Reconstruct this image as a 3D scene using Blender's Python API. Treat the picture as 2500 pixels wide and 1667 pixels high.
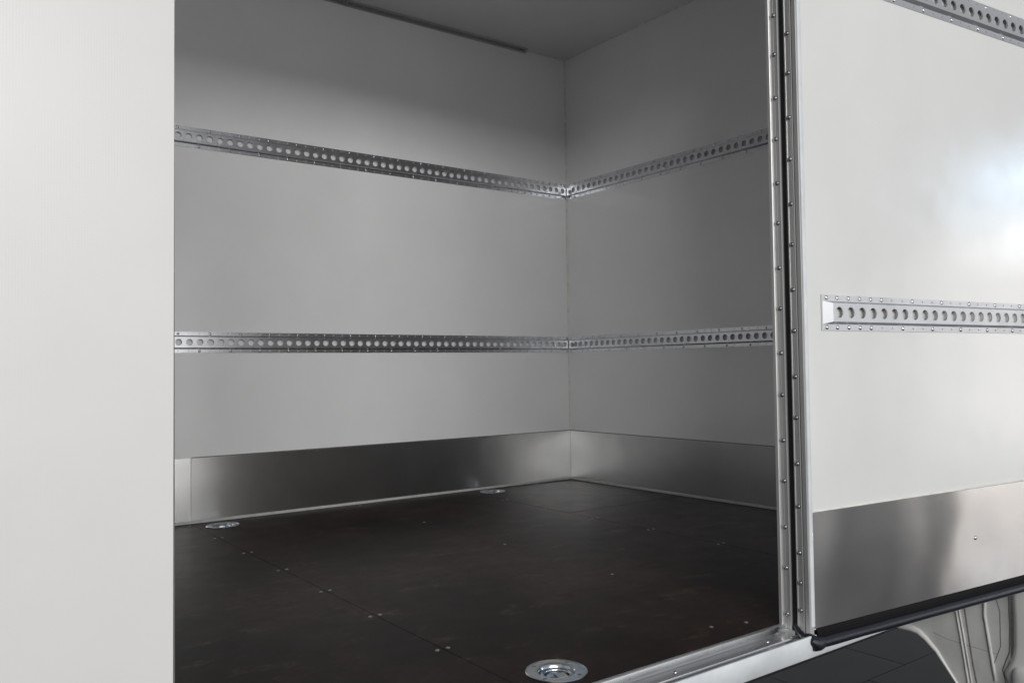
import bpy, bmesh, math, random
from mathutils import Vector, Matrix
random.seed(7)
for o in list(bpy.data.objects): bpy.data.objects.remove(o)
S = bpy.context.scene
COL = S.collection
R = math.radians

# ---------------------------------------------------------------- camera
YAW, PIT, ROL = 0.6375, 0.0301, -0.0140
CAM = Vector((-2.8563, -3.3568, 0.5867))
fw = Vector((math.sin(YAW)*math.cos(PIT), math.cos(YAW)*math.cos(PIT), math.sin(PIT)))
rt = Vector((math.cos(YAW), -math.sin(YAW), 0)); up = rt.cross(fw)
r2 = rt*math.cos(ROL) + up*math.sin(ROL); u2 = -rt*math.sin(ROL) + up*math.cos(ROL)
cd = bpy.data.cameras.new('camera'); co = bpy.data.objects.new('camera', cd); COL.objects.link(co)
cd.sensor_width = 36; cd.lens = 2052.1/2500*36; cd.clip_start = .02; cd.clip_end = 200
m = Matrix((r2, u2, -fw)).transposed().to_4x4(); m.translation = CAM; co.matrix_world = m
S.camera = co

# ---------------------------------------------------------------- world, lamps, exposure
W = bpy.data.worlds.new('World'); S.world = W; W.use_nodes = True
bg = W.node_tree.nodes['Background']
bg.inputs['Color'].default_value = (.97, .985, 1.0, 1); bg.inputs['Strength'].default_value = 0.34

def area_lamp(name, loc, target, sx, sy, watts, col):
    d = bpy.data.lights.new(name, 'AREA'); d.shape = 'RECTANGLE'; d.size = sx; d.size_y = sy
    d.energy = watts; d.color = col
    o = bpy.data.objects.new(name, d); COL.objects.link(o); o.location = loc
    o.rotation_euler = (Vector(target) - Vector(loc)).to_track_quat('-Z', 'Y').to_euler()
    return o
area_lamp('window_light', (-4.8, -10.0, 3.65), (-1.9, -2.2, 1.5), 6.8, 1.1, 515, (1.0, .995, .985))
area_lamp('fill_light', (-1.25, -8.3, 0.75), (-1.25, -2.2, 0.75), 11.7, 3.0, 148, (1.0, .985, .965))  # added soft fill lamp that lifts the box interior, no real fixture
area_lamp('fill_light', (9.1, -8.3, 0.75), (9.1, -2.2, 0.75), 4.2, 3.0, 85, (1.0, .95, .90))  # second added fill; the space between leaves a dark band in the door plate
area_lamp('far_window_light', (11.9, -10.0, 3.75), (-0.4, -2.3, 1.0), 1.5, 0.95, 34, (.52, .75, 1.0))
area_lamp('far_window_light', (11.9, -10.0, 2.75), (-0.4, -2.3, 1.0), 1.5, 0.75, 20, (.88, .94, 1.0))

S.view_settings.view_transform = 'Standard'; S.view_settings.look = 'None'
S.view_settings.exposure = 0.0; S.view_settings.gamma = 1.0
S.view_settings.use_curve_mapping = False
S.render.engine = 'CYCLES'
S.cycles.use_denoising = True
S.cycles.max_bounces = 12; S.cycles.diffuse_bounces = 8; S.cycles.glossy_bounces = 8
S.cycles.sample_clamp_indirect = 2.5

# ---------------------------------------------------------------- materials
def nodes(name):
    m = bpy.data.materials.new(name); m.use_nodes = True
    nt = m.node_tree; return m, nt, nt.nodes['Principled BSDF']
def N(nt, t, **kw):
    n = nt.nodes.new(t)
    for k, v in kw.items():
        if k in n.inputs: n.inputs[k].default_value = v
        else: setattr(n, k, v)
    return n
def mathn(nt, op, a, b=None):
    n = nt.nodes.new('ShaderNodeMath'); n.operation = op
    for i, v in enumerate((a, b)):
        if v is None: continue
        if isinstance(v, (int, float)): n.inputs[i].default_value = v
        else: nt.links.new(v, n.inputs[i])
    return n.outputs[0]
def mixc(nt, fac, a, b):
    n = nt.nodes.new('ShaderNodeMix'); n.data_type = 'RGBA'
    for s, v in ((n.inputs[0], fac), (n.inputs[6], a), (n.inputs[7], b)):
        if isinstance(v, (int, float)): s.default_value = v
        elif isinstance(v, tuple): s.default_value = (*v, 1) if len(v) == 3 else v
        else: nt.links.new(v, s)
    return n.outputs[2]
def noise(nt, vec, scale, detail=3, rough=.55, mapping=None):
    n = N(nt, 'ShaderNodeTexNoise', Scale=scale, Detail=detail, Roughness=rough)
    if mapping:
        mp = nt.nodes.new('ShaderNodeMapping'); mp.inputs['Scale'].default_value = mapping
        nt.links.new(vec, mp.inputs['Vector']); vec = mp.outputs[0]
    nt.links.new(vec, n.inputs['Vector']); return n.outputs['Fac']
def ramp(nt, fac, lo, hi):
    n = nt.nodes.new('ShaderNodeMapRange'); n.inputs[1].default_value = lo; n.inputs[2].default_value = hi
    n.clamp = True; nt.links.new(fac, n.inputs[0]); return n.outputs[0]
def bump(nt, b, h, strength, dist, prev=None):
    n = N(nt, 'ShaderNodeBump', Strength=strength, Distance=dist); nt.links.new(h, n.inputs['Height'])
    if prev: nt.links.new(prev, n.inputs['Normal'])
    nt.links.new(n.outputs[0], b.inputs['Normal']); return n.outputs[0]

def gelcoat(name, col, rough, weave, wave=.0006, spec=.5):
    m, nt, b = nodes(name)
    tc = nt.nodes.new('ShaderNodeTexCoord').outputs['Object']
    sp = nt.nodes.new('ShaderNodeSeparateXYZ'); nt.links.new(tc, sp.inputs[0])
    u = mathn(nt, 'ADD', sp.outputs[0], sp.outputs[1])
    k = 2*math.pi/.0034
    w = mathn(nt, 'ADD', mathn(nt, 'SINE', mathn(nt, 'MULTIPLY', u, k)), mathn(nt, 'SINE', mathn(nt, 'MULTIPLY', sp.outputs[2], k)))
    big = noise(nt, tc, 2.2, 2)
    fine = noise(nt, tc, 260, 2)
    p = bump(nt, b, big, 1.0, wave)
    w2 = mathn(nt, 'MULTIPLY', w, ramp(nt, noise(nt, tc, 9, 3), .25, .75))
    p = bump(nt, b, w2, 1.0, weave, p)
    p = bump(nt, b, fine, 1.0, weave*1.4, p)
    dirt = ramp(nt, noise(nt, tc, 3.1, 5, .6), .35, .8)
    c2 = tuple(c*.94 for c in col)
    nt.links.new(mixc(nt, dirt, col, c2), b.inputs['Base Color'])
    nt.links.new(ramp(nt, noise(nt, tc, 5.0, 4), .2, .8), b.inputs['Roughness'])
    rr = nt.nodes.new('ShaderNodeMapRange'); rr.inputs[3].default_value = rough-.02; rr.inputs[4].default_value = rough+.03
    nt.links.new(noise(nt, tc, 5.0, 4), rr.inputs[0]); nt.links.new(rr.outputs[0], b.inputs['Roughness'])
    b.inputs['Specular IOR Level'].default_value = spec
    return m

def metal(name, col, rough, brush=(1, 1, 1), bscale=90, bdist=.00004, wave=.0, wscale=5, aniso=0., blotch=.06, mt=1.):
    m, nt, b = nodes(name)
    tc = nt.nodes.new('ShaderNodeTexCoord').outputs['Object']
    g = noise(nt, tc, bscale, 3, .6, brush)
    b.inputs['Metallic'].default_value = mt
    nt.links.new(mixc(nt, ramp(nt, noise(nt, tc, 7, 4), .3, .8), col, tuple(c*.86 for c in col)), b.inputs['Base Color'])
    rr = nt.nodes.new('ShaderNodeMapRange'); rr.inputs[3].default_value = rough-blotch; rr.inputs[4].default_value = rough+blotch
    nt.links.new(noise(nt, tc, 14, 4), rr.inputs[0]); nt.links.new(rr.outputs[0], b.inputs['Roughness'])
    p = bump(nt, b, g, 1.0, bdist)
    if wave: bump(nt, b, noise(nt, tc, wscale, 1), 1.0, wave, p)
    if aniso:
        tg = nt.nodes.new('ShaderNodeTangent'); tg.direction_type = 'RADIAL'; tg.axis = 'Z'
        nt.links.new(tg.outputs[0], b.inputs['Tangent']); b.inputs['Anisotropic'].default_value = aniso; b.inputs['Anisotropic Rotation'].default_value = .25
    return m

def plain(name, col, rough, metallic=0, bscale=0, bdist=0, spec=.5):
    m, nt, b = nodes(name)
    b.inputs['Base Color'].default_value = (*col, 1); b.inputs['Roughness'].default_value = rough
    b.inputs['Metallic'].default_value = metallic; b.inputs['Specular IOR Level'].default_value = spec
    if bscale:
        tc = nt.nodes.new('ShaderNodeTexCoord').outputs['Object']
        f = noise(nt, tc, bscale, 4); bump(nt, b, f, 1.0, bdist)
        nt.links.new(mixc(nt, ramp(nt, noise(nt, tc, bscale*.3, 4), .3, .8), col, tuple(c*.72 for c in col)), b.inputs['Base Color'])
    return m

M = {}
M['gel_out'] = gelcoat('white_gelcoat_outside', (.628, .619, .611), .36, .000026, .0009)
M['gel_door'] = gelcoat('white_gelcoat_door', (.665, .668, .662), .12, .000026, .00010)
M['gel_in'] = gelcoat('grey_white_wall_lining', (.845, .845, .848), .145, .00001, .0014)
M['gel_ceiling'] = gelcoat('grey_white_ceiling_lining', (.84, .845, .85), .40, .00003, .0010)
M['rail'] = metal('rolled_aluminium_rail', (.64, .65, .675), .26, (1, 1, 40), 20, .0, mt=1.)
M['door_rail'] = metal('mill_finish_rail', (.56, .57, .59), .38, (1, 1, 40), 20, .0, mt=.78)
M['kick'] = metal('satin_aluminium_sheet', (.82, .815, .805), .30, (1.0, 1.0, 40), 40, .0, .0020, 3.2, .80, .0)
M['dimmed_kick'] = metal('aluminium_dimmed_reflection', (.50, .50, .505), .24, (1.0, 1.0, 40), 40, .0, .0026, 3.2, .75, .02)  # same sheet, base darkened to stand in for a weaker reflection
M['lit_kick'] = metal('aluminium_lit_reflection', (.90, .90, .89), .26, (1.0, 1.0, 40), 40, .0, .0020, 3.2, .8, .02)  # same sheet, base lightened to stand in for reflected light from the opening
M['door_kick'] = metal('thin_polished_aluminium_sheet', (.74, .725, .715), .15, (1.0, 1.0, 40), 40, .0, .0075, 3.0, .55, .03)
M['alu'] = metal('anodised_aluminium_profile', (.60, .595, .59), .44, (60, 60, 1), 20, .000006, mt=.75)
M['alu_sill'] = metal('worn_aluminium_sill', (.74, .75, .77), .22, (1, 60, 60), 30, .00001, blotch=.12)
M['zinc'] = metal('zinc_plated_steel', (.62, .68, .74), .17, (1, 1, 1), 160, .00006, blotch=.06)
def zinc_tint():
    nt = M['zinc'].node_tree; b = nt.nodes['Principled BSDF']
    tc = nt.nodes.new('ShaderNodeTexCoord').outputs['Object']
    c = mixc(nt, ramp(nt, noise(nt, tc, 28, 2), .35, .65), (.46, .58, .74), (.74, .72, .66))
    nt.links.new(c, b.inputs['Base Color'])
zinc_tint()
M['screw'] = metal('bright_screw_steel', (.36, .36, .36), .34, (1, 1, 1), 300, .00005)
M['jscrew'] = metal('dull_steel_screw', (.34, .34, .36), .28, (1, 1, 1), 300, .00003)
M['rivet'] = metal('polished_rivet_head', (.62, .62, .64), .24, (1, 1, 1), 300, .00003)
M['rubber'] = plain('black_rubber_seal', (.008, .010, .018), .36, 0, 60, .0004, .5)
M['skirt'] = plain('matt_black_rubber', (.006, .006, .007), .65, 0, 60, .0003, .15)
M['gap'] = plain('black_hinge_rubber', (.006, .006, .007), .6, 0, 40, .0002, .3)
M['white_paint'] = plain('white_painted_profile', (.66, .685, .71), .38, 0, 30, .0002)
M['bead'] = plain('pale_sealant', (.82, .82, .78), .55, 0, 120, .0005)
M['trim'] = plain('grey_sealant_strip', (.60, .60, .59), .5, 0, 80, .0004)
M['led_body'] = metal('grey_led_channel', (.60, .60, .60), .45, (1, 60, 60), 30, .00003)
M['led_lens'] = plain('dark_led_diffuser', (.26, .26, .26), .35)
M['led_chip'] = plain('led_chip', (.55, .55, .46), .4)
M['black_steel'] = plain('black_chassis_paint', (.010, .010, .011), .5, 0, 30, .0004)
M['cab_grey'] = plain('cab_paint_overspray', (.72, .715, .69), .5, 0, 26, .0002)
M['cab_white'] = plain('cab_white_paint', (.84, .835, .82), .25, 0, 4, .0002)
M['seam'] = plain('seam_sealer', (.70, .70, .68), .6, 0, 90, .0005)
M['seam_dark'] = plain('dark_seam_groove', (.20, .19, .18), .7)
M['subfloor'] = plain('dark_subfloor', (.02, .017, .015), .7)

def floor_mat():
    m, nt, b = nodes('phenolic_film_plywood')
    tc = nt.nodes.new('ShaderNodeTexCoord').outputs['Object']
    cl = noise(nt, tc, 2.0, 5, .6)
    fine = noise(nt, tc, 34, 6, .72)
    streak = noise(nt, tc, 7, 6, .68, (1.0, 1.8, 1))
    dust = mathn(nt, 'MULTIPLY', ramp(nt, cl, .40, .66), ramp(nt, fine, .28, .68))
    scuff = mathn(nt, 'MULTIPLY', ramp(nt, streak, .56, .72), ramp(nt, noise(nt, tc, 75, 4, .75), .38, .66))
    c = mixc(nt, dust, (.0105, .0070, .0060), (.0520, .0310, .0240))
    c = mixc(nt, mathn(nt, 'MULTIPLY', scuff, .75), c, (.170, .112, .084))
    nt.links.new(c, b.inputs['Base Color'])
    rr = nt.nodes.new('ShaderNodeMapRange'); rr.inputs[3].default_value = .25; rr.inputs[4].default_value = .36
    nt.links.new(noise(nt, tc, 11, 3, .5), rr.inputs[0])
    nt.links.new(rr.outputs[0], b.inputs['Roughness'])
    b.inputs['Specular IOR Level'].default_value = .045
    mesh = noise(nt, tc, 420, 2)
    p = bump(nt, b, mesh, 1.0, .00003)
    bump(nt, b, noise(nt, tc, 6, 3, .5, (1, 2, 1)), 1.0, .00025, p)
    return m
M['ply'] = floor_mat()

def tile_mat(name, rough):
    m, nt, b = nodes(name)
    tc = nt.nodes.new('ShaderNodeTexCoord').outputs['Object']
    f = noise(nt, tc, 5, 6, .6)
    nt.links.new(mixc(nt, ramp(nt, f, .3, .75), (.010, .0115, .0145), (.018, .020, .025)), b.inputs['Base Color'])
    b.inputs['Roughness'].default_value = rough
    bump(nt, b, noise(nt, tc, 70, 5, .65), 1.0, .0003)
    return m
M['tile'] = tile_mat('slate_grey_tile', .58)
M['tile_far'] = tile_mat('polished_slate_floor', .22)
M['grout'] = plain('dark_tile_joint', (.008, .008, .009), .8)

# ---------------------------------------------------------------- builders
def link(name, me, mat, parent=None, loc=None):
    o = bpy.data.objects.new(name, me); COL.objects.link(o)
    if mat and not me.materials: me.materials.append(mat)
    if parent: o.parent = parent
    if loc is not None: o.location = loc
    return o
def empty(name, loc=(0, 0, 0), rz=0):
    o = bpy.data.objects.new(name, None); COL.objects.link(o); o.location = loc; o.rotation_euler = (0, 0, rz)
    o.empty_display_size = .05; return o
def tag(o, label, cat, group=None):
    o['label'] = label; o['category'] = cat
    if group: o['group'] = group
    return o
def structure(o, label=None):
    o['kind'] = 'structure'
    if label: o['label'] = label
    return o
def to_mesh(bm, name, smooth=None):
    bmesh.ops.recalc_face_normals(bm, faces=bm.faces[:])
    me = bpy.data.meshes.new(name); bm.to_mesh(me); bm.free()
    if smooth is not None:
        for p in me.polygons: p.use_smooth = True
        me.set_sharp_from_angle(angle=R(smooth))
    return me
def box_bm(a, b, bev=0, seg=2):
    bm = bmesh.new(); bmesh.ops.create_cube(bm, size=1)
    for v in bm.verts: v.co = Vector([(a[i]+b[i])/2 + v.co[i]*(b[i]-a[i]) for i in range(3)])
    if bev: bmesh.ops.bevel(bm, geom=bm.edges[:], offset=bev, segments=seg, affect='EDGES', profile=.5)
    return bm
def box(name, a, b, mat, parent=None, bev=0, seg=2):
    return link(name, to_mesh(box_bm(a, b, bev, seg), name, 40 if bev else None), mat, parent)
def extrude(name, pts, axis, t0, t1, mat, parent=None, smooth=None, bev=0):
    """closed 2-D outline swept along an axis. axis x: pts=(y,z); y: (x,z); z: (x,y)"""
    bm = bmesh.new()
    def P(p, t): return {'x': (t, p[0], p[1]), 'y': (p[0], t, p[1]), 'z': (p[0], p[1], t)}[axis]
    A = [bm.verts.new(P(p, t0)) for p in pts]; B = [bm.verts.new(P(p, t1)) for p in pts]
    n = len(pts)
    for i in range(n): bm.faces.new((A[i], A[(i+1) % n], B[(i+1) % n], B[i]))
    bm.faces.new(A[::-1]); bm.faces.new(B)
    if bev: bmesh.ops.bevel(bm, geom=bm.edges[:], offset=bev, segments=2, affect='EDGES')
    return link(name, to_mesh(bm, name, smooth), mat, parent)
def lathe_mesh(name, prof, seg=24, smooth=35, close=False):
    bm = bmesh.new(); rings = []
    for r, z in prof:
        if r < 1e-6: rings.append([bm.verts.new((0, 0, z))])
        else: rings.append([bm.verts.new((r*math.cos(2*math.pi*i/seg), r*math.sin(2*math.pi*i/seg), z)) for i in range(seg)])
    for a, b in zip(rings, rings[1:]):
        for i in range(seg):
            j = (i+1) % seg
            if len(a) == 1 and len(b) == 1: continue
            if len(a) == 1: bm.faces.new((a[0], b[i], b[j]))
            elif len(b) == 1: bm.faces.new((a[i], a[j], b[0]))
            else: bm.faces.new((a[i], a[j], b[j], b[i]))
    return to_mesh(bm, name, smooth)
def tube(name, pts, rad, mat, parent=None, seg=10, flat=1.0, closed=False):
    """round bar along a polyline (rad may be a list)"""
    bm = bmesh.new(); pts = [Vector(p) for p in pts]; n = len(pts); rings = []
    up0 = None
    for i, p in enumerate(pts):
        if closed: t = pts[(i+1) % n] - pts[i-1]
        else: t = pts[min(i+1, n-1)] - pts[max(i-1, 0)]
        t.normalize()
        ref = Vector((0, 0, 1)) if abs(t.z) < .9 else Vector((1, 0, 0))
        a = t.cross(ref).normalized(); b = a.cross(t)
        if up0 is not None and a.dot(up0) < 0: a = -a; b = -b
        up0 = a
        r = rad[i] if isinstance(rad, (list, tuple)) else rad
        rings.append([bm.verts.new(p + a*math.cos(2*math.pi*k/seg)*r + b*math.sin(2*math.pi*k/seg)*r*flat) for k in range(seg)])
    for i in range(n if closed else n-1):
        A, B = rings[i], rings[(i+1) % n]
        for k in range(seg): bm.faces.new((A[k], A[(k+1) % seg], B[(k+1) % seg], B[k]))
    if not closed: bm.faces.new(rings[0][::-1]); bm.faces.new(rings[-1])
    return link(name, to_mesh(bm, name, 50), mat, parent)

# ================================================================ THE SETTING
H, YW, YO = 2.2, -2.175, -2.205       # box height, inner face and outer face of the side wall
XJ, XL = -1.238, -2.555               # door opening in x
XE = -4.3                             # rear end of the box
GZ = -0.81                            # workshop floor

w = box('wall_back', (XE, 0, -.045), (.001, .04, H+.04), M['gel_in']); structure(w, 'light grey lined long side wall of the cargo box')
w = box('wall_right', (0, YO, -.045), (.04, -.001, H+.04), M['gel_in']); structure(w, 'light grey lined end wall of the cargo box')
w = box('ceiling', (XE, YO+.001, H), (-.001, -.001, H+.035), M['gel_ceiling']); structure(w, 'shaded grey ceiling of the cargo box')
# outer side wall with the door opening (upside-down U, seen as the large white panel on the left)
ZT = 2.10
bm = bmesh.new()
ol = [(XE, -.04), (XE, H+.05), (-.002, H+.05), (-.002, -.04), (XJ+.010, -.04), (XJ+.010, ZT), (XL, ZT), (XL, -.04)]
A = [bm.verts.new((x, YO, z)) for x, z in ol]; B = [bm.verts.new((x, YW, z)) for x, z in ol]
for i in range(8): bm.faces.new((A[i], A[(i+1) % 8], B[(i+1) % 8], B[i]))
bm.faces.new(A); bm.faces.new(B[::-1])
be = [e for e in bm.edges if abs(e.verts[0].co.x-XL) < 1e-5 and abs(e.verts[1].co.x-XL) < 1e-5 and abs(e.verts[0].co.z-e.verts[1].co.z) > .5]
bmesh.ops.bevel(bm, geom=be, offset=.004, segments=4, affect='EDGES', profile=.5)
o = link('wall_front', to_mesh(bm, 'wall_front', 35), M['gel_out']); structure(o, 'smooth white outer side panel of the box with fine woven grain')

# pale sealant beads in the corners belong to the walls
wb = bpy.data.objects['wall_back']; wr = bpy.data.objects['wall_right']
def bead(pts, par):
    n = 40; P = [Vector(pts[0]).lerp(Vector(pts[1]), i/n) for i in range(n+1)]
    return tube('sealant_bead', P, [.0042+random.uniform(-.0006, .0009) for _ in P], M['bead'], par, 6)
bead(((-.0028, -.0028, .255), (-.0028, -.0028, H)), wb)
bead(((-.28, -.0015, H-.0015), (-.002, -.0015, H-.0015)), wb)
bead(((-.0015, -.002, H-.0015), (-.0015, -2.17, H-.0015)), wr)

# ---- floor: dark phenolic plywood sheets on a subfloor
fl = box('floor', (XE+.001, YW-.01, -.046), (-.001, -.001, -.0155), M['subfloor']); structure(fl, 'dark brown film-faced plywood floor of the cargo box')
RINGS = [(-1.836, -.118), (-.566, -.094), (-1.821, -2.088)]
def ply_panel(x0, x1, y0, y1, label=None):
    bm = bmesh.new(); g = .0009
    x0 += g; x1 -= g; y0 += g; y1 -= g
    holes = [(rx, ry) for rx, ry in RINGS if x0 < rx < x1 and y0 < ry < y1]
    loops = [[(x0, y0), (x1, y0), (x1, y1), (x0, y1)]]
    for rx, ry in holes: loops.append([(rx+.052*math.cos(t*math.pi/16), ry+.052*math.sin(t*math.pi/16)) for t in range(32)])
    ed = []; tops = []
    for L in loops:
        V = [bm.verts.new((x, y, 0)) for x, y in L]; tops.append(V)
        for i in range(len(V)): ed.append(bm.edges.new((V[i], V[(i+1) % len(V)])))
    bmesh.ops.triangle_fill(bm, use_beauty=True, edges=ed)
    for V in tops:
        D = [bm.verts.new((v.co.x, v.co.y, -.0145)) for v in V]
        for i in range(len(V)): bm.faces.new((V[i], V[(i+1) % len(V)], D[(i+1) % len(V)], D[i]))
    o = link('floor_panel', to_mesh(bm, 'floor_panel'), M['ply'], fl)
    if label: o['label'] = label
    return o
PA = ply_panel(XE+.002, -1.922, YW+.0, -.002)
PB = ply_panel(-1.922, -.669, YW+.0, -.002)
PC = ply_panel(-.669, -.002, -.767, -.002)
PD = ply_panel(-.669, -.002, YW+.0, -.767)
screw_me = lathe_mesh('floor_screw', [(0, .0009), (.0012, .0009), (.0014, .0016), (.0044, .0014), (.0052, .0003), (.0052, -.002)], 12)
def fscrew(x, y, par):
    o = link('screw', screw_me, M['screw'], par, (x, y, .0001)); o.rotation_euler = (random.uniform(-.05, .05), random.uniform(-.05, .05), random.random()*6)
for y in (-.05, -.35, -.651, -.950, -1.2525, -1.536, -1.840):
    if y < -.3: fscrew(-1.911, y, PB)
    fscrew(-1.937, y, PA)
for y in (-.335, -.636, -.926, -1.2205, -1.535, -1.84):
    fscrew(-.682, y, PB)
    fscrew(-.6565, y, PC if y > -.767 else PD)
for x, y in ((-1.228, -.048), (-1.217, -.565), (-1.2155, -1.086), (-1.2197, -1.605)): fscrew(x, y, PB)
fscrew(-1.3766, -2.0925, PB); fscrew(-1.29, -2.12, PB); fscrew(-.27, -.50, PC)

# ---- workshop floor of dark tiles, running bond, seen under the box
gr = box('ground', (-16, -12.5, GZ-.05), (16, 6, GZ-.0085), M['tile_far']); structure(gr, 'dark slate grey tiled workshop floor under the truck')
TX, TY = .61, .305
box('joint_bed', (-3.4, -4.0, GZ-.0080), (4.4, 2.4, GZ-.0055), M['grout'], gr)
tile_cache = []
for k in range(4):
    tile_cache.append(to_mesh(box_bm((-TX/2+.002, -TY/2+.002, -.008), (TX/2-.002, TY/2-.002, 0), .0012, 1), 'tile'))
ntile = 0
for j in range(-10, 12):
    yc = -.966 - TY/2 - j*TY
    off = .919 if j % 2 == 0 else .614
    for i in range(-7, 6):
        xc = off + TX/2 + i*TX
        if not (-3.2 < xc < 4.2 and -3.9 < yc < 2.3): continue
        t = link('tile', random.choice(tile_cache), M['tile'], gr, (xc, yc, GZ+random.uniform(-.0006, .0006)))
        t.rotation_euler = (random.uniform(-.0012, .0012), random.uniform(-.0012, .0012), math.pi*random.randint(0, 1)); ntile += 1

# ================================================================ THINGS
# ---- perforated hat-section lashing rails; local x along the rail, local y into the wall, z up about the rail centre
PITCH = .0402
RZ = (-.0405, -.0262, -.0207, .0213, .0260, .0405)   # flange, bend, raised band, bend, flange
RAISE, TH = .012, .0022
def rail_mesh(n, first, length, small0=0., endcap=False):
    """n holes from x=first; plate 0..length; local -y points to the viewer (raised), wall plane y=0"""
    bm = bmesh.new()
    x0 = 0.0
    def q(a, b, c, d): bm.faces.new([bm.verts.new(p) for p in (a, b, c, d)])
    ys_f, ys_b = -TH, -RAISE
    def cell(xa, xb, za, zb, y, cx, cz, rad, seg, depth):
        """rect cell with a round hole and a short inner wall"""
        ring = [(cx+rad*math.cos(2*math.pi*k/seg), cz+rad*math.sin(2*math.pi*k/seg)) for k in range(seg)]
        sq = []
        for k in range(seg):
            a = 2*math.pi*k/seg; c, s = math.cos(a), math.sin(a)
            hx = (xb-cx) if c > 0 else (cx-xa); hz = (zb-cz) if s > 0 else (cz-za)
            t = min(hx/abs(c) if abs(c) > 1e-9 else 1e9, hz/abs(s) if abs(s) > 1e-9 else 1e9)
            sq.append((cx+c*t, cz+s*t))
        V = [bm.verts.new((x, y, z)) for x, z in ring]; Q = [bm.verts.new((x, y, z)) for x, z in sq]
        D = [bm.verts.new((x, y+depth, z)) for x, z in ring]
        # rounded lip
        for k in range(seg):
            j = (k+1) % seg
            bm.faces.new((V[k], V[j], Q[j], Q[k])); bm.faces.new((V[j], V[k], D[k], D[j]))
        # corners of the rectangle
        for cxn, czn in ((xb, zb), (xa, zb), (xa, za), (xb, za)):
            best = sorted(range(seg), key=lambda k: (sq[k][0]-cxn)**2+(sq[k][1]-czn)**2)
            on = [k for k in range(seg) if abs(sq[k][0]-cxn) < 1e-7 and abs(sq[k][1]-czn) < 1e-7]
            if on: continue
            kx = [k for k in best[:4] if abs(sq[k][0]-cxn) < 1e-7]; kz = [k for k in best[:4] if abs(sq[k][1]-czn) < 1e-7]
            if kx and kz: bm.faces.new((bm.verts.new((cxn, y, czn)), Q[kx[0]], Q[kz[0]]))
    xs = [first+i*PITCH for i in range(n)]
    b0 = xs[0]-PITCH/2; b1 = xs[-1]+PITCH/2
    for i, cx in enumerate(xs):
        xa, xb = cx-PITCH/2, cx+PITCH/2
        cell(xa, xb, RZ[2], RZ[3], ys_b, cx, .0003, .0127, 20, .0026 if endcap else .0042)
        for za, zb in ((RZ[0], RZ[1]), (RZ[4], RZ[5])):
            cell(xa, xb, za, zb, ys_f, cx+small0, (za+zb)/2+(.001 if za > 0 else -.001)*0, .0024, 8, .002)
        q((xa, ys_f, RZ[1]), (xb, ys_f, RZ[1]), (xb, ys_b, RZ[2]), (xa, ys_b, RZ[2]))
        q((xa, ys_b, RZ[3]), (xb, ys_b, RZ[3]), (xb, ys_f, RZ[4]), (xa, ys_f, RZ[4]))
    def plain_seg(xa, xb, ra, rb):
        """solid stretch; ra/rb raised height at each end"""
        if xb-xa < 1e-5: return
        q((xa, ys_f, RZ[0]), (xb, ys_f, RZ[0]), (xb, ys_f, RZ[1]), (xa, ys_f, RZ[1]))
        q((xa, ys_f, RZ[4]), (xb, ys_f, RZ[4]), (xb, ys_f, RZ[5]), (xa, ys_f, RZ[5]))
        q((xa, -ra, RZ[2] if ra > TH*1.5 else RZ[1]), (xb, -rb, RZ[2]), (xb, -rb, RZ[3]), (xa, -ra, RZ[3] if ra > TH*1.5 else RZ[4]))
        if ra > TH*1.5:
            q((xa, ys_f, RZ[1]), (xb, ys_f, RZ[1]), (xb, -rb, RZ[2]), (xa, -ra, RZ[2]))
            q((xa, -ra, RZ[3]), (xb, -rb, RZ[3]), (xb, ys_f, RZ[4]), (xa, ys_f, RZ[4]))
        else:
            bm.faces.new([bm.verts.new(v) for v in ((xa, ys_f, RZ[1]), (xb, ys_f, RZ[1]), (xb, -rb, RZ[2]))])
            bm.faces.new([bm.verts.new(v) for v in ((xa, ys_f, RZ[4]), (xb, -rb, RZ[3]), (xb, ys_f, RZ[4]))])
    if endcap:
        q((0, ys_f, RZ[0]), (.004, ys_f, RZ[0]), (.004, ys_f, RZ[5]), (0, ys_f, RZ[5]))
        plain_seg(.004, .0275, TH, RAISE); plain_seg(.0275, b0, RAISE, RAISE)
    else: plain_seg(0, b0, RAISE, RAISE)
    plain_seg(b1, length, RAISE, RAISE)
    # edge thickness against the wall
    for z in (RZ[0], RZ[5]): q((0, ys_f, z), (length, ys_f, z), (length, -.0001, z), (0, -.0001, z))
    for x in (0, length): q((x, ys_f, RZ[0]), (x, ys_f, RZ[5]), (x, -.0001, RZ[5]), (x, -.0001, RZ[0]))
    bmesh.ops.remove_doubles(bm, verts=bm.verts[:], dist=1e-6)
    return to_mesh(bm, 'lashing_rail')
rivet_me = lathe_mesh('rivet', [(0, .0034), (.0020, .0032), (.0038, .0024), (.0050, .0012), (.0054, 0), (.0054, -.001)], 14, 60)

def add_rivets(par, xs, zc):
    for x in xs:
        o = link('rivet', rivet_me, M['rivet'], par, (x, -TH, zc)); o.rotation_euler = (R(90), random.random()*6, 0)
def placed_rail(name, length, first, n, up_x, lo_x, loc, rz, small0=0, endcap=False, parent=None):
    o = link(name, rail_mesh(n, first, length, small0, endcap), M['door_rail'] if endcap else M['rail'], parent)
    o.location = loc; o.rotation_euler = (0, 0, rz)
    zu = (RZ[4]+RZ[5])/2; zl = (RZ[0]+RZ[1])/2
    add_rivets(o, up_x, zu); add_rivets(o, lo_x, zl)
    return o
ZR1, ZR2 = 1.4985, .6985
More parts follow.
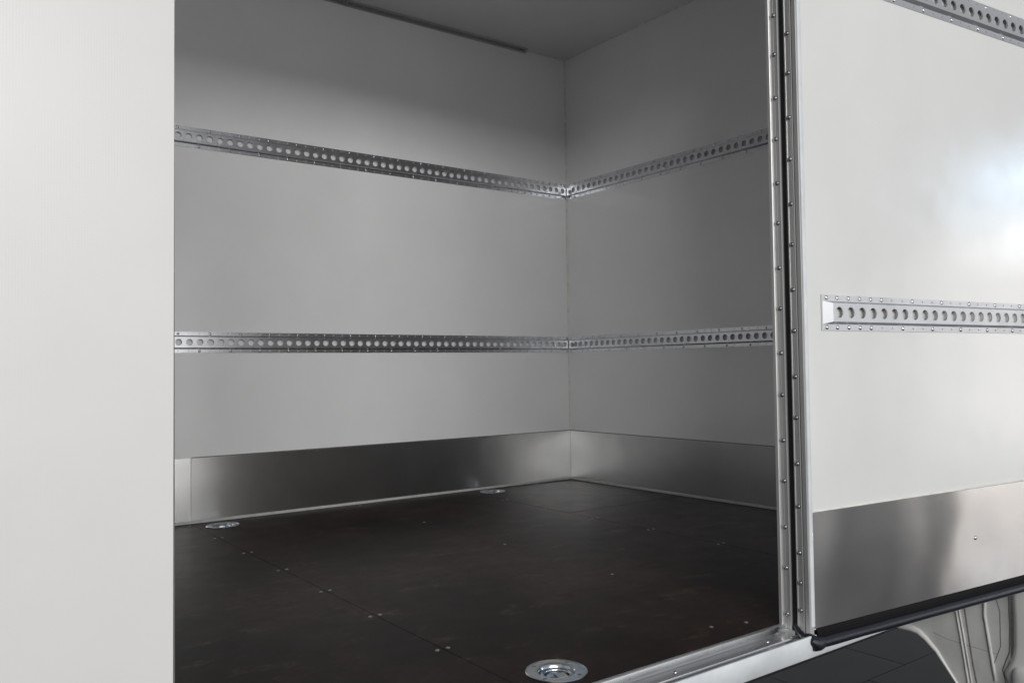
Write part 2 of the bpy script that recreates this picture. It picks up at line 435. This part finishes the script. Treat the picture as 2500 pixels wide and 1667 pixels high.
# long wall: rail local x runs along +x from x=-2.62
xa = -2.62; nA = 65
fA = -.0453 - 64*.04005 - xa
def wall_a(z, label):
    L = -.004 - xa
    first = (-.0453 - 64*PITCH) - xa
    first = (-1.9271 - 16*PITCH) - xa
    n = int((L-first-PITCH*.5)/PITCH)+1
    xs = [first+i*PITCH for i in range(n)]
    near = [x for x in xs if x+xa > -.37]
    ph_u = round((-1.9651-xa-first)/PITCH); ph_l = round((-1.886-xa-first)/PITCH)
    u = [x for i, x in enumerate(xs) if (i-ph_u) % 3 == 0 or x in near]
    l = [x for i, x in enumerate(xs) if (i-ph_l) % 3 == 0 or x in near]
    return tag(placed_rail('lashing_rail', L, first, n, u+[L-.009], l+[L-.009], (xa, 0, z), 0), label, 'lashing rail', 'perforated rails on the box walls')
wall_a(ZR1, 'upper perforated aluminium lashing rail along the long left wall')
wall_a(ZR2, 'lower perforated aluminium lashing rail along the long left wall')
def wall_b(z, label):
    # local x runs along -y from the corner
    L = 2.155; first = .0282-.016; n = int((L-first-PITCH*.5)/PITCH)+1
    if first < PITCH/2: first += PITCH; n -= 1
    xs = [first+i*PITCH for i in range(n)]
    u = xs[:4] + [x for i, x in enumerate(xs) if i >= 4 and (i-5) % 3 == 0] + [.010]
    l = xs[:4] + [x for i, x in enumerate(xs) if i >= 4 and (i-6) % 3 == 0] + [.010]
    return tag(placed_rail('lashing_rail', L, first, n, u, l, (0, -.016, z), R(-90)), label, 'lashing rail', 'perforated rails on the box walls')
wall_b(ZR1, 'upper perforated aluminium lashing rail on the shaded end wall')
wall_b(ZR2, 'lower perforated aluminium lashing rail on the shaded end wall')

# ---- kick plates and the pale strip at their foot
KT = .2521
kp = box('kick_plate', (-1.918, -.0022, .011), (-.0032, -.0002, KT), M['kick'], None, .0006, 1)
tag(kp, 'long satin aluminium kick plate at the foot of the left wall', 'kick plate', 'kick plates')
kp2 = box('kick_plate', (XE+.01, -.0022, .0105), (-1.9215, -.0002, KT+.001), M['lit_kick'], None, .0006, 1)
tag(kp2, 'short aluminium kick plate coloured lighter for its reflection at far left, beside the white panel', 'kick plate', 'kick plates')
kp3 = box('kick_plate', (-.0022, YW+.003, .011), (-.0002, -.0032, KT), M['dimmed_kick'], None, .0006, 1)
tag(kp3, 'aluminium kick plate coloured darker for its weaker reflection at the foot of the end wall', 'kick plate', 'kick plates')
box('edge_bead', (-1.918, -.0030, KT+.0004), (-.0032, -.0002, KT+.0030), M['seam_dark'], kp)
box('edge_bead', (-.0030, YW+.003, KT+.0004), (-.0002, -.0034, KT+.0030), M['seam_dark'], kp3)
box('floor_trim', (XE+.01, -.006, .0003), (-.007, -.0003, .0102), M['trim'], wb, .001, 1)
box('floor_trim', (-.006, YW+.003, .0003), (-.0003, -.0003, .0102), M['trim'], wr, .001, 1)

# ---- LED strips in the ceiling corner
def led_strip(x0, x1, label):
    e = empty('led_strip', (x0, 0, H))
    L = x1-x0
    extrude('channel', [(-.0005, -.0005), (-.027, -.0005), (-.027, -.004), (-.020, -.006), (-.018, -.0045), (-.0055, -.013), (-.006, -.016), (-.003, -.0205), (-.0005, -.0205)], 'x', 0, L, M['led_body'], e)
    extrude('diffuser', [(-.0188, -.0060), (-.0069, -.0140), (-.0064, -.0130), (-.0180, -.0052)], 'x', .012, L-.012, M['led_lens'], e)
    chip = box_bm((-.003, -.003, -.0006), (.003, .003, .0006)); cm = to_mesh(chip, 'led_chip')
    n = int((L-.05)/.05)
    for i in range(n):
        c = link('led', cm, M['led_chip'], e, (.04+i*.05, -.0133, -.0104)); c.rotation_euler = (R(-146), 0, 0)
    for xx in (.005, L-.005):
        extrude('end_cap', [(-.0008, -.0008), (-.0268, -.0008), (-.0262, -.006), (-.007, -.0195), (-.0008, -.0203)], 'x', xx-.0055, xx+.0055, M['led_body'], e)
    box('mount_hole', (L-.040, -.0162, -.0105), (L-.032, -.0122, -.0085), M['gap'], e)
    return tag(e, label, 'led strip', 'unlit led strips')
led_strip(-1.262, -.262, 'unlit grey LED strip in the ceiling corner ending near the end wall')
led_strip(-2.42, -1.266, 'unlit grey LED strip cut off by the top of the picture')

# ---- recessed lashing rings in the floor
dish_me = lathe_mesh('dish', [(.0605, .0002), (.0608, .0018), (.0595, .0030), (.0578, .0030), (.0570, .0023), (.0400, .0021), (.0375, .0016), (.0355, -.001),
                              (.0345, -.0060), (.0320, -.0105), (.0260, -.0128), (.0235, -.0124), (.0215, -.0095), (.0185, -.0068), (.0140, -.0058), (.0, -.0054)], 48, 40)
hole_me = lathe_mesh('dish_screw', [(0, .0006), (.0028, .0008), (.0042, .0004), (.0044, -.0008)], 12)
def lashing_ring(x, y, rot, label):
    e = empty('lashing_ring', (x, y, 0), rot)
    link('dish', dish_me, M['zinc'], e)
    # folded ring: horseshoe bar lying in the groove with a flat hub block across the middle
    pts = [(.0285*math.cos(R(a)), .0285*math.sin(R(a)), -.0066) for a in range(-168, 169, 14)]
    tube('ring', pts, .0046, M['zinc'], e, 10)
    extrude('hub', [(-.0125, -.006), (.0125, -.006), (.0125, -.001), (.0095, .0012), (-.0095, .0012), (-.0125, -.001)], 'y', -.010, .010, M['zinc'], e).location = (-.020, 0, 0)
    tube('pin', [(-.0275, -.016, -.0040), (-.0275, .016, -.0040)], .0040, M['screw'], e, 10)
    for a in (40, 130, 220, 310):
        link('screw', hole_me, M['screw'], e, (.0488*math.cos(R(a)), .0488*math.sin(R(a)), .0022))
    return tag(e, label, 'lashing ring', 'recessed floor lashing rings')
lashing_ring(RINGS[0][0], RINGS[0][1], R(-100), 'round zinc lashing ring in the floor at far left below the kick plate')
lashing_ring(RINGS[1][0], RINGS[1][1], R(-95), 'small distant round zinc lashing ring in the floor near the back corner')
lashing_ring(RINGS[2][0], RINGS[2][1], R(75), 'large near round zinc lashing ring in the floor beside the door sill')

# ---- door sill
sill = empty('door_sill', (XL, YW, 0))
def sl(pts): return [(y-YW, z) for y, z in pts]
sill_prof = sl([(-2.1765, -.045), (-2.1765, .0012), (-2.1780, .0026), (-2.1850, .0026), (-2.1865, .0012), (-2.1885, -.0095), (-2.1915, -.0128), (-2.2200, -.0140),
                (-2.2215, -.0112), (-2.2285, -.0112), (-2.2300, -.0150), (-2.2450, -.0190), (-2.2455, -.0100), (-2.2515, -.0100), (-2.2515, -.045)])
s_ = extrude('sill_profile', sill_prof, 'x', 0, XJ-XL+.004, M['alu_sill'], sill)
extrude('outer_rail', sl([(-2.2520, -.0505), (-2.2520, -.0068), (-2.2530, -.0060), (-2.2575, -.0060), (-2.2590, -.0080), (-2.2590, -.0505), (-2.2575, -.052), (-2.2535, -.052)]), 'x', -1.7, XJ-XL+.010, M['white_paint'], sill, 50)
extrude('outer_rail', sl([(-2.2520, -.0505), (-2.2520, -.0250), (-2.2575, -.0250), (-2.2590, -.0265), (-2.2590, -.0505), (-2.2575, -.052), (-2.2535, -.052)]), 'x', XJ-XL+.010, 0-XL-.002, M['white_paint'], sill, 50)
for x in (-1.330, -1.619, -1.91, -2.2):
    r_ = link('rivet', rivet_me, M['screw'], sill, (x-XL, -2.206-YW, -.0133))
tag(sill, 'worn aluminium door sill with a pale outer rail at lower right', 'door sill')

# ---- hinge-side jamb profile of the opening
jamb = empty('door_jamb', (XJ, YW, 0))
def jp(pts): return [(x-XJ, y-YW) for x, y in pts]
jz0, jz1 = -.0065, 2.10
extrude('jamb_profile', jp([(XJ+.009, -2.1735), (XJ-.0035, -2.1735), (XJ-.0045, -2.1745), (XJ-.0045, -2.1815), (XJ-.0035, -2.1825), (XJ+.0005, -2.1832), (XJ+.0005, -2.1905),
                        (XJ+.0020, -2.1912), (XJ+.0020, -2.1925), (XJ+.0005, -2.1932), (XJ+.0012, -2.2005), (XJ-.0020, -2.2015), (XJ-.0026, -2.2030), (XJ-.0018, -2.2046), (XJ+.009, -2.2046)]), 'z', jz0, jz1, M['alu'], jamb)
extrude('foot_bracket', jp([(XJ-.001, -2.1840), (XJ+.008, -2.1840), (XJ+.008, -2.2115), (XJ+.0005, -2.2115), (XJ-.001, -2.2090)]), 'z', -.0150, -.0067, M['alu'], jamb)
jr_me = lathe_mesh('jamb_screw', [(0, .0024), (.0020, .0024), (.0019, .0038), (.0038, .0034), (.0050, .0017), (.0054, 0), (.0054, -.001)], 16, 50)
zj = [1.925, 1.83, 1.735, 1.64, 1.57, 1.475, 1.38, 1.29, 1.19, 1.096, .995, .904, .802, .71, .609, .515, .413, .322, .219, .128, .026]
for z in zj:
    o = link('screw', jr_me, M['jscrew'], jamb, (.0008, -2.1918-YW, z)); o.rotation_euler = (0, R(-90), random.random()*.6)
tag(jamb, 'aluminium door jamb profile with a row of screws right of the opening', 'door jamb')

# ================================================================ the opened side door (folded back along the outside, 5.4 degrees off it)
DA = R(-5.4)
door = empty('side_door', (XJ, -2.2509, 0), DA)      # local x along the door, local -y towards the viewer, inner face at y=0
tag(door, 'white side door folded back open on the right with rails and kick plate', 'door')
DW, DT = 1.30, .0335
DZ0, DZ1 = -.002, 2.08
box('panel', (.0125, 0, DZ0+.004), (DW-.01, .030, DZ1-.01), M['gel_door'], door, .0008, 1)
# hinge-side edge profile: screwed web, groove, rounded white nose
ep = extrude('edge_profile', [(.012, .0335), (-.0005, .0335), (-.0020, .0330), (-.0020, .0305), (-.0004, .0300), (-.0004, .0200), (.0010, .0190), (.0010, .0178), (-.0018, .0172), (-.0022, .0150), (-.0016, .0140),
                         (.0040, .0138), (.0040, .0118), (-.0010, .0114), (-.0016, .0104), (-.0016, .0006), (-.0008, -.0004), (.0115, -.0004), (.012, .0002)], 'z', -.0068, DZ1, M['alu'], door)
extrude('white_lip', [(.0005, -.0006), (.0005, -.0028), (.0020, -.0040), (.0110, -.0040), (.0122, -.0030), (.0122, -.0006)], 'z', .0110, DZ1, M['white_paint'], door, 60)
zd = [1.98, 1.88, 1.79, 1.70, 1.60, 1.51, 1.42, 1.328, 1.238, 1.137, 1.043, .942, .851, .75, .658, .556, .465, .363, .269, .167, .101, .041]
for z in zd:
    o = link('screw', jr_me, M['jscrew'], ep, (-.0002, .0245, z)); o.rotation_euler = (0, R(-90), random.random()*.6)
extrude('edge_profile', [(DW-.012, .0335), (DW, .0335), (DW, -.0004), (DW-.012, -.0004)], 'z', -.0068, DZ1, M['alu'], door)
# door kick plate and its thin pale top edge
dk = box('kick_plate', (.0124, -.0024, .0055), (DW-.013, -.0002, .2575), M['door_kick'], door, .0006, 1)
box('top_bead', (.0124, -.0034, .2577), (DW-.013, -.0002, .2610), M['bead'], door, .0008, 1)
link('rivet', rivet_me, M['screw'], dk, (.632, -.0024, .131)).rotation_euler = (R(90), 0, 0)
# rails on the door
n = int((DW-.06-.04-.1084+.06)/PITCH)
xs = [.0484+i*PITCH for i in range(n)]
ru = [x for i, x in enumerate(xs) if i < 5 or (i-7) % 3 == 0]; rl = [x for i, x in enumerate(xs) if i < 4 or (i-6) % 3 == 0]
for k, z in enumerate((ZR2+.0005, ZR1+.0045)):
    dz = [x+.0045 for x in ru]; dl = [x+.0045 for x in rl]
    o = placed_rail('lashing_rail', DW-.12, .0484, n, [.0166]+dz, [.0170]+dl, (.0601, 0, z), 0, .0045, True, door)
    o['label'] = 'lower lashing rail on the open door with a pressed end' if k == 0 else 'upper lashing rail on the open door'
# rubber seals: flat black skirt under the kick plate with a hollow bulb, turned up at the hinge corner
extrude('seal_skirt', [(-.0030, .0048), (.012, .0048), (.012, -.024), (-.0010, -.024), (-.0034, -.018), (-.0040, -.004)], 'x', .018, DW-.01, M['skirt'], door)
P = [(.010+i*(DW-.02)/40, -.0040, -.0255) for i in range(41)]
bulb = tube('seal_bulb', P, [.0128+.0010*math.sin(i*.9)*math.exp(-i/9) for i in range(41)], M['rubber'], door, 20, .92)
tube('seal_corner', [(.0005, .040, .006), (-.0005, .030, -.008), (-.0015, .016, -.0150), (-.0015, .002, -.0140), (-.0005, -.0085, -.0165), (.004, -.0110, -.0245), (.012, -.0070, -.0255), (.024, -.0042, -.0255)], [.0065, .0080, .0095, .0115, .0130, .0150, .0155, .0150], M['rubber'], door, 14)
# hinge gap rubber: tall black strip between jamb and door
gap = box('hinge_rubber', (XJ+.0015, -2.2163, -.022), (XJ+.011, -2.2056, 2.10), M['gap'], None, .001, 1)
tag(gap, 'tall black rubber strip in the gap between the jamb and the open door', 'rubber strip')

# ================================================================ truck cab corner below the door
CX = .10
cab = empty('truck_cab', (CX, -2.05, -.5))
def cl(pts): return [(y+2.05, z+.5) for y, z in pts]
edge = [(-1.60, -.355), (-1.66, -.364), (-1.713, -.371), (-1.753, -.370), (-1.779, -.375), (-1.804, -.393), (-1.841, -.427), (-1.872, -.470), (-1.911, -.523), (-1.95, -.59), (-1.98, -.66)]
poly = [(-1.60, -.06)] + edge + [(-2.075, -.66), (-2.085, -.06)]
extrude('rear_panel', cl(poly), 'x', 0, .012, M['cab_grey'], cab)
tube('wheel_arch_flange', [(-.002, y+2.05, z+.5) for y, z in edge], [.009, .010, .012, .012, .011, .009, .007, .005, .004, .004, .004], M['cab_white'], cab, 12)
def strip(name, pts, rad, mat, dx=-.001, flat=1.0):
    # densify with slight hand-applied wobble
    Q = []
    for a, b in zip(pts, pts[1:]):
        for i in range(8):
            t = i/8; Q.append((dx, a[0]+(b[0]-a[0])*t+2.05+random.uniform(-.00025, .00025), a[1]+(b[1]-a[1])*t+.5))
    Q.append((dx, pts[-1][0]+2.05, pts[-1][1]+.5))
    return tube(name, Q, [rad*random.uniform(.93, 1.07) for _ in Q], mat, cab, 8, flat)
strip('seam_bead', [(-1.905, -.10), (-1.912, -.271), (-1.926, -.361), (-1.947, -.509), (-1.965, -.64)], .0038, M['seam'])
strip('seam_bead', [(-1.916, -.10), (-1.923, -.271), (-1.937, -.361), (-1.958, -.509), (-1.976, -.64)], .0030, M['cab_grey'])
strip('panel_groove', [(-1.930, -.10), (-1.941, -.257), (-1.950, -.335), (-1.961, -.422), (-1.974, -.501), (-1.995, -.63)], .0030, M['seam_dark'], .0012)
strip('seam_bead', [(-2.008, -.10), (-2.008, -.223), (-2.006, -.266), (-2.020, -.367), (-2.036, -.476)], .0050, M['seam'])
strip('seam_bead', [(-2.036, -.10), (-2.044, -.205), (-2.055, -.242), (-2.054, -.358), (-2.032, -.419)], .0016, M['seam_dark'], .0005)
strip('seam_bead', [(-1.83, -.366), (-1.877, -.377), (-1.933, -.381), (-2.046, -.386)], .0009, M['seam_dark'], .0005)
strip('panel_groove', [(-2.083, -.10), (-2.084, -.281), (-2.081, -.368), (-2.058, -.432), (-2.070, -.49), (-2.072, -.62)], .0026, M['seam_dark'], .0012)
# white outer corner of the cab, rolled edge, with a step bulge at the bottom
def loft(name, rows, mat):
    bm = bmesh.new(); G = [[bm.verts.new(p) for p in r] for r in rows]
    for a, b in zip(G, G[1:]):
        for i in range(len(a)-1): bm.faces.new((a[i], a[i+1], b[i+1], b[i]))
    return link(name, to_mesh(bm, name, 60), mat, cab)
rows = []
for y0, z in ((-2.090, -.06), (-2.094, -.183), (-2.096, -.24), (-2.096, -.281), (-2.095, -.34), (-2.091, -.372), (-2.080, -.405), (-2.066, -.432), (-2.066, -.448), (-2.078, -.470), (-2.084, -.52), (-2.09, -.66)):
    r_ = [(.004, y0+2.05, z+.5)]
    for a in range(0, 91, 15): r_.append((.004-.022*math.sin(R(a))-.0, y0+2.05-.022*(1-math.cos(R(a))), z+.5))
    r_ += [(-.019, y0+2.05-.06, z+.5), (-.012, y0+2.05-.12, z+.5), (.03, y0+2.05-.17, z+.5), (.2, y0+2.05-.19, z+.5)]
    rows.append(r_)
loft('corner_panel', rows, M['cab_white'])
rows = []
for z, k in ((-.405, 0), (-.411, .55), (-.420, .85), (-.435, 1), (-.50, 1.05), (-.64, 1.05)):
    rows.append([(-.017-.030*k*math.sin(R(a))**.35, -.045-.012*(1-k)-(.110*a/180), z+.5) for a in range(0, 181, 15)])
loft('step_cover', rows, M['cab_white'])
tag(cab, 'grey-white rear corner of the truck cab with seams below the open door', 'truck cab')

# chassis beam under the box
bmx = box('chassis_beam', (-3.6, -2.195, -.094), (-.84, -2.12, -.047), M['black_steel'], None, .003, 1)
tag(bmx, 'black steel beam under the pale outer rail of the box', 'beam')
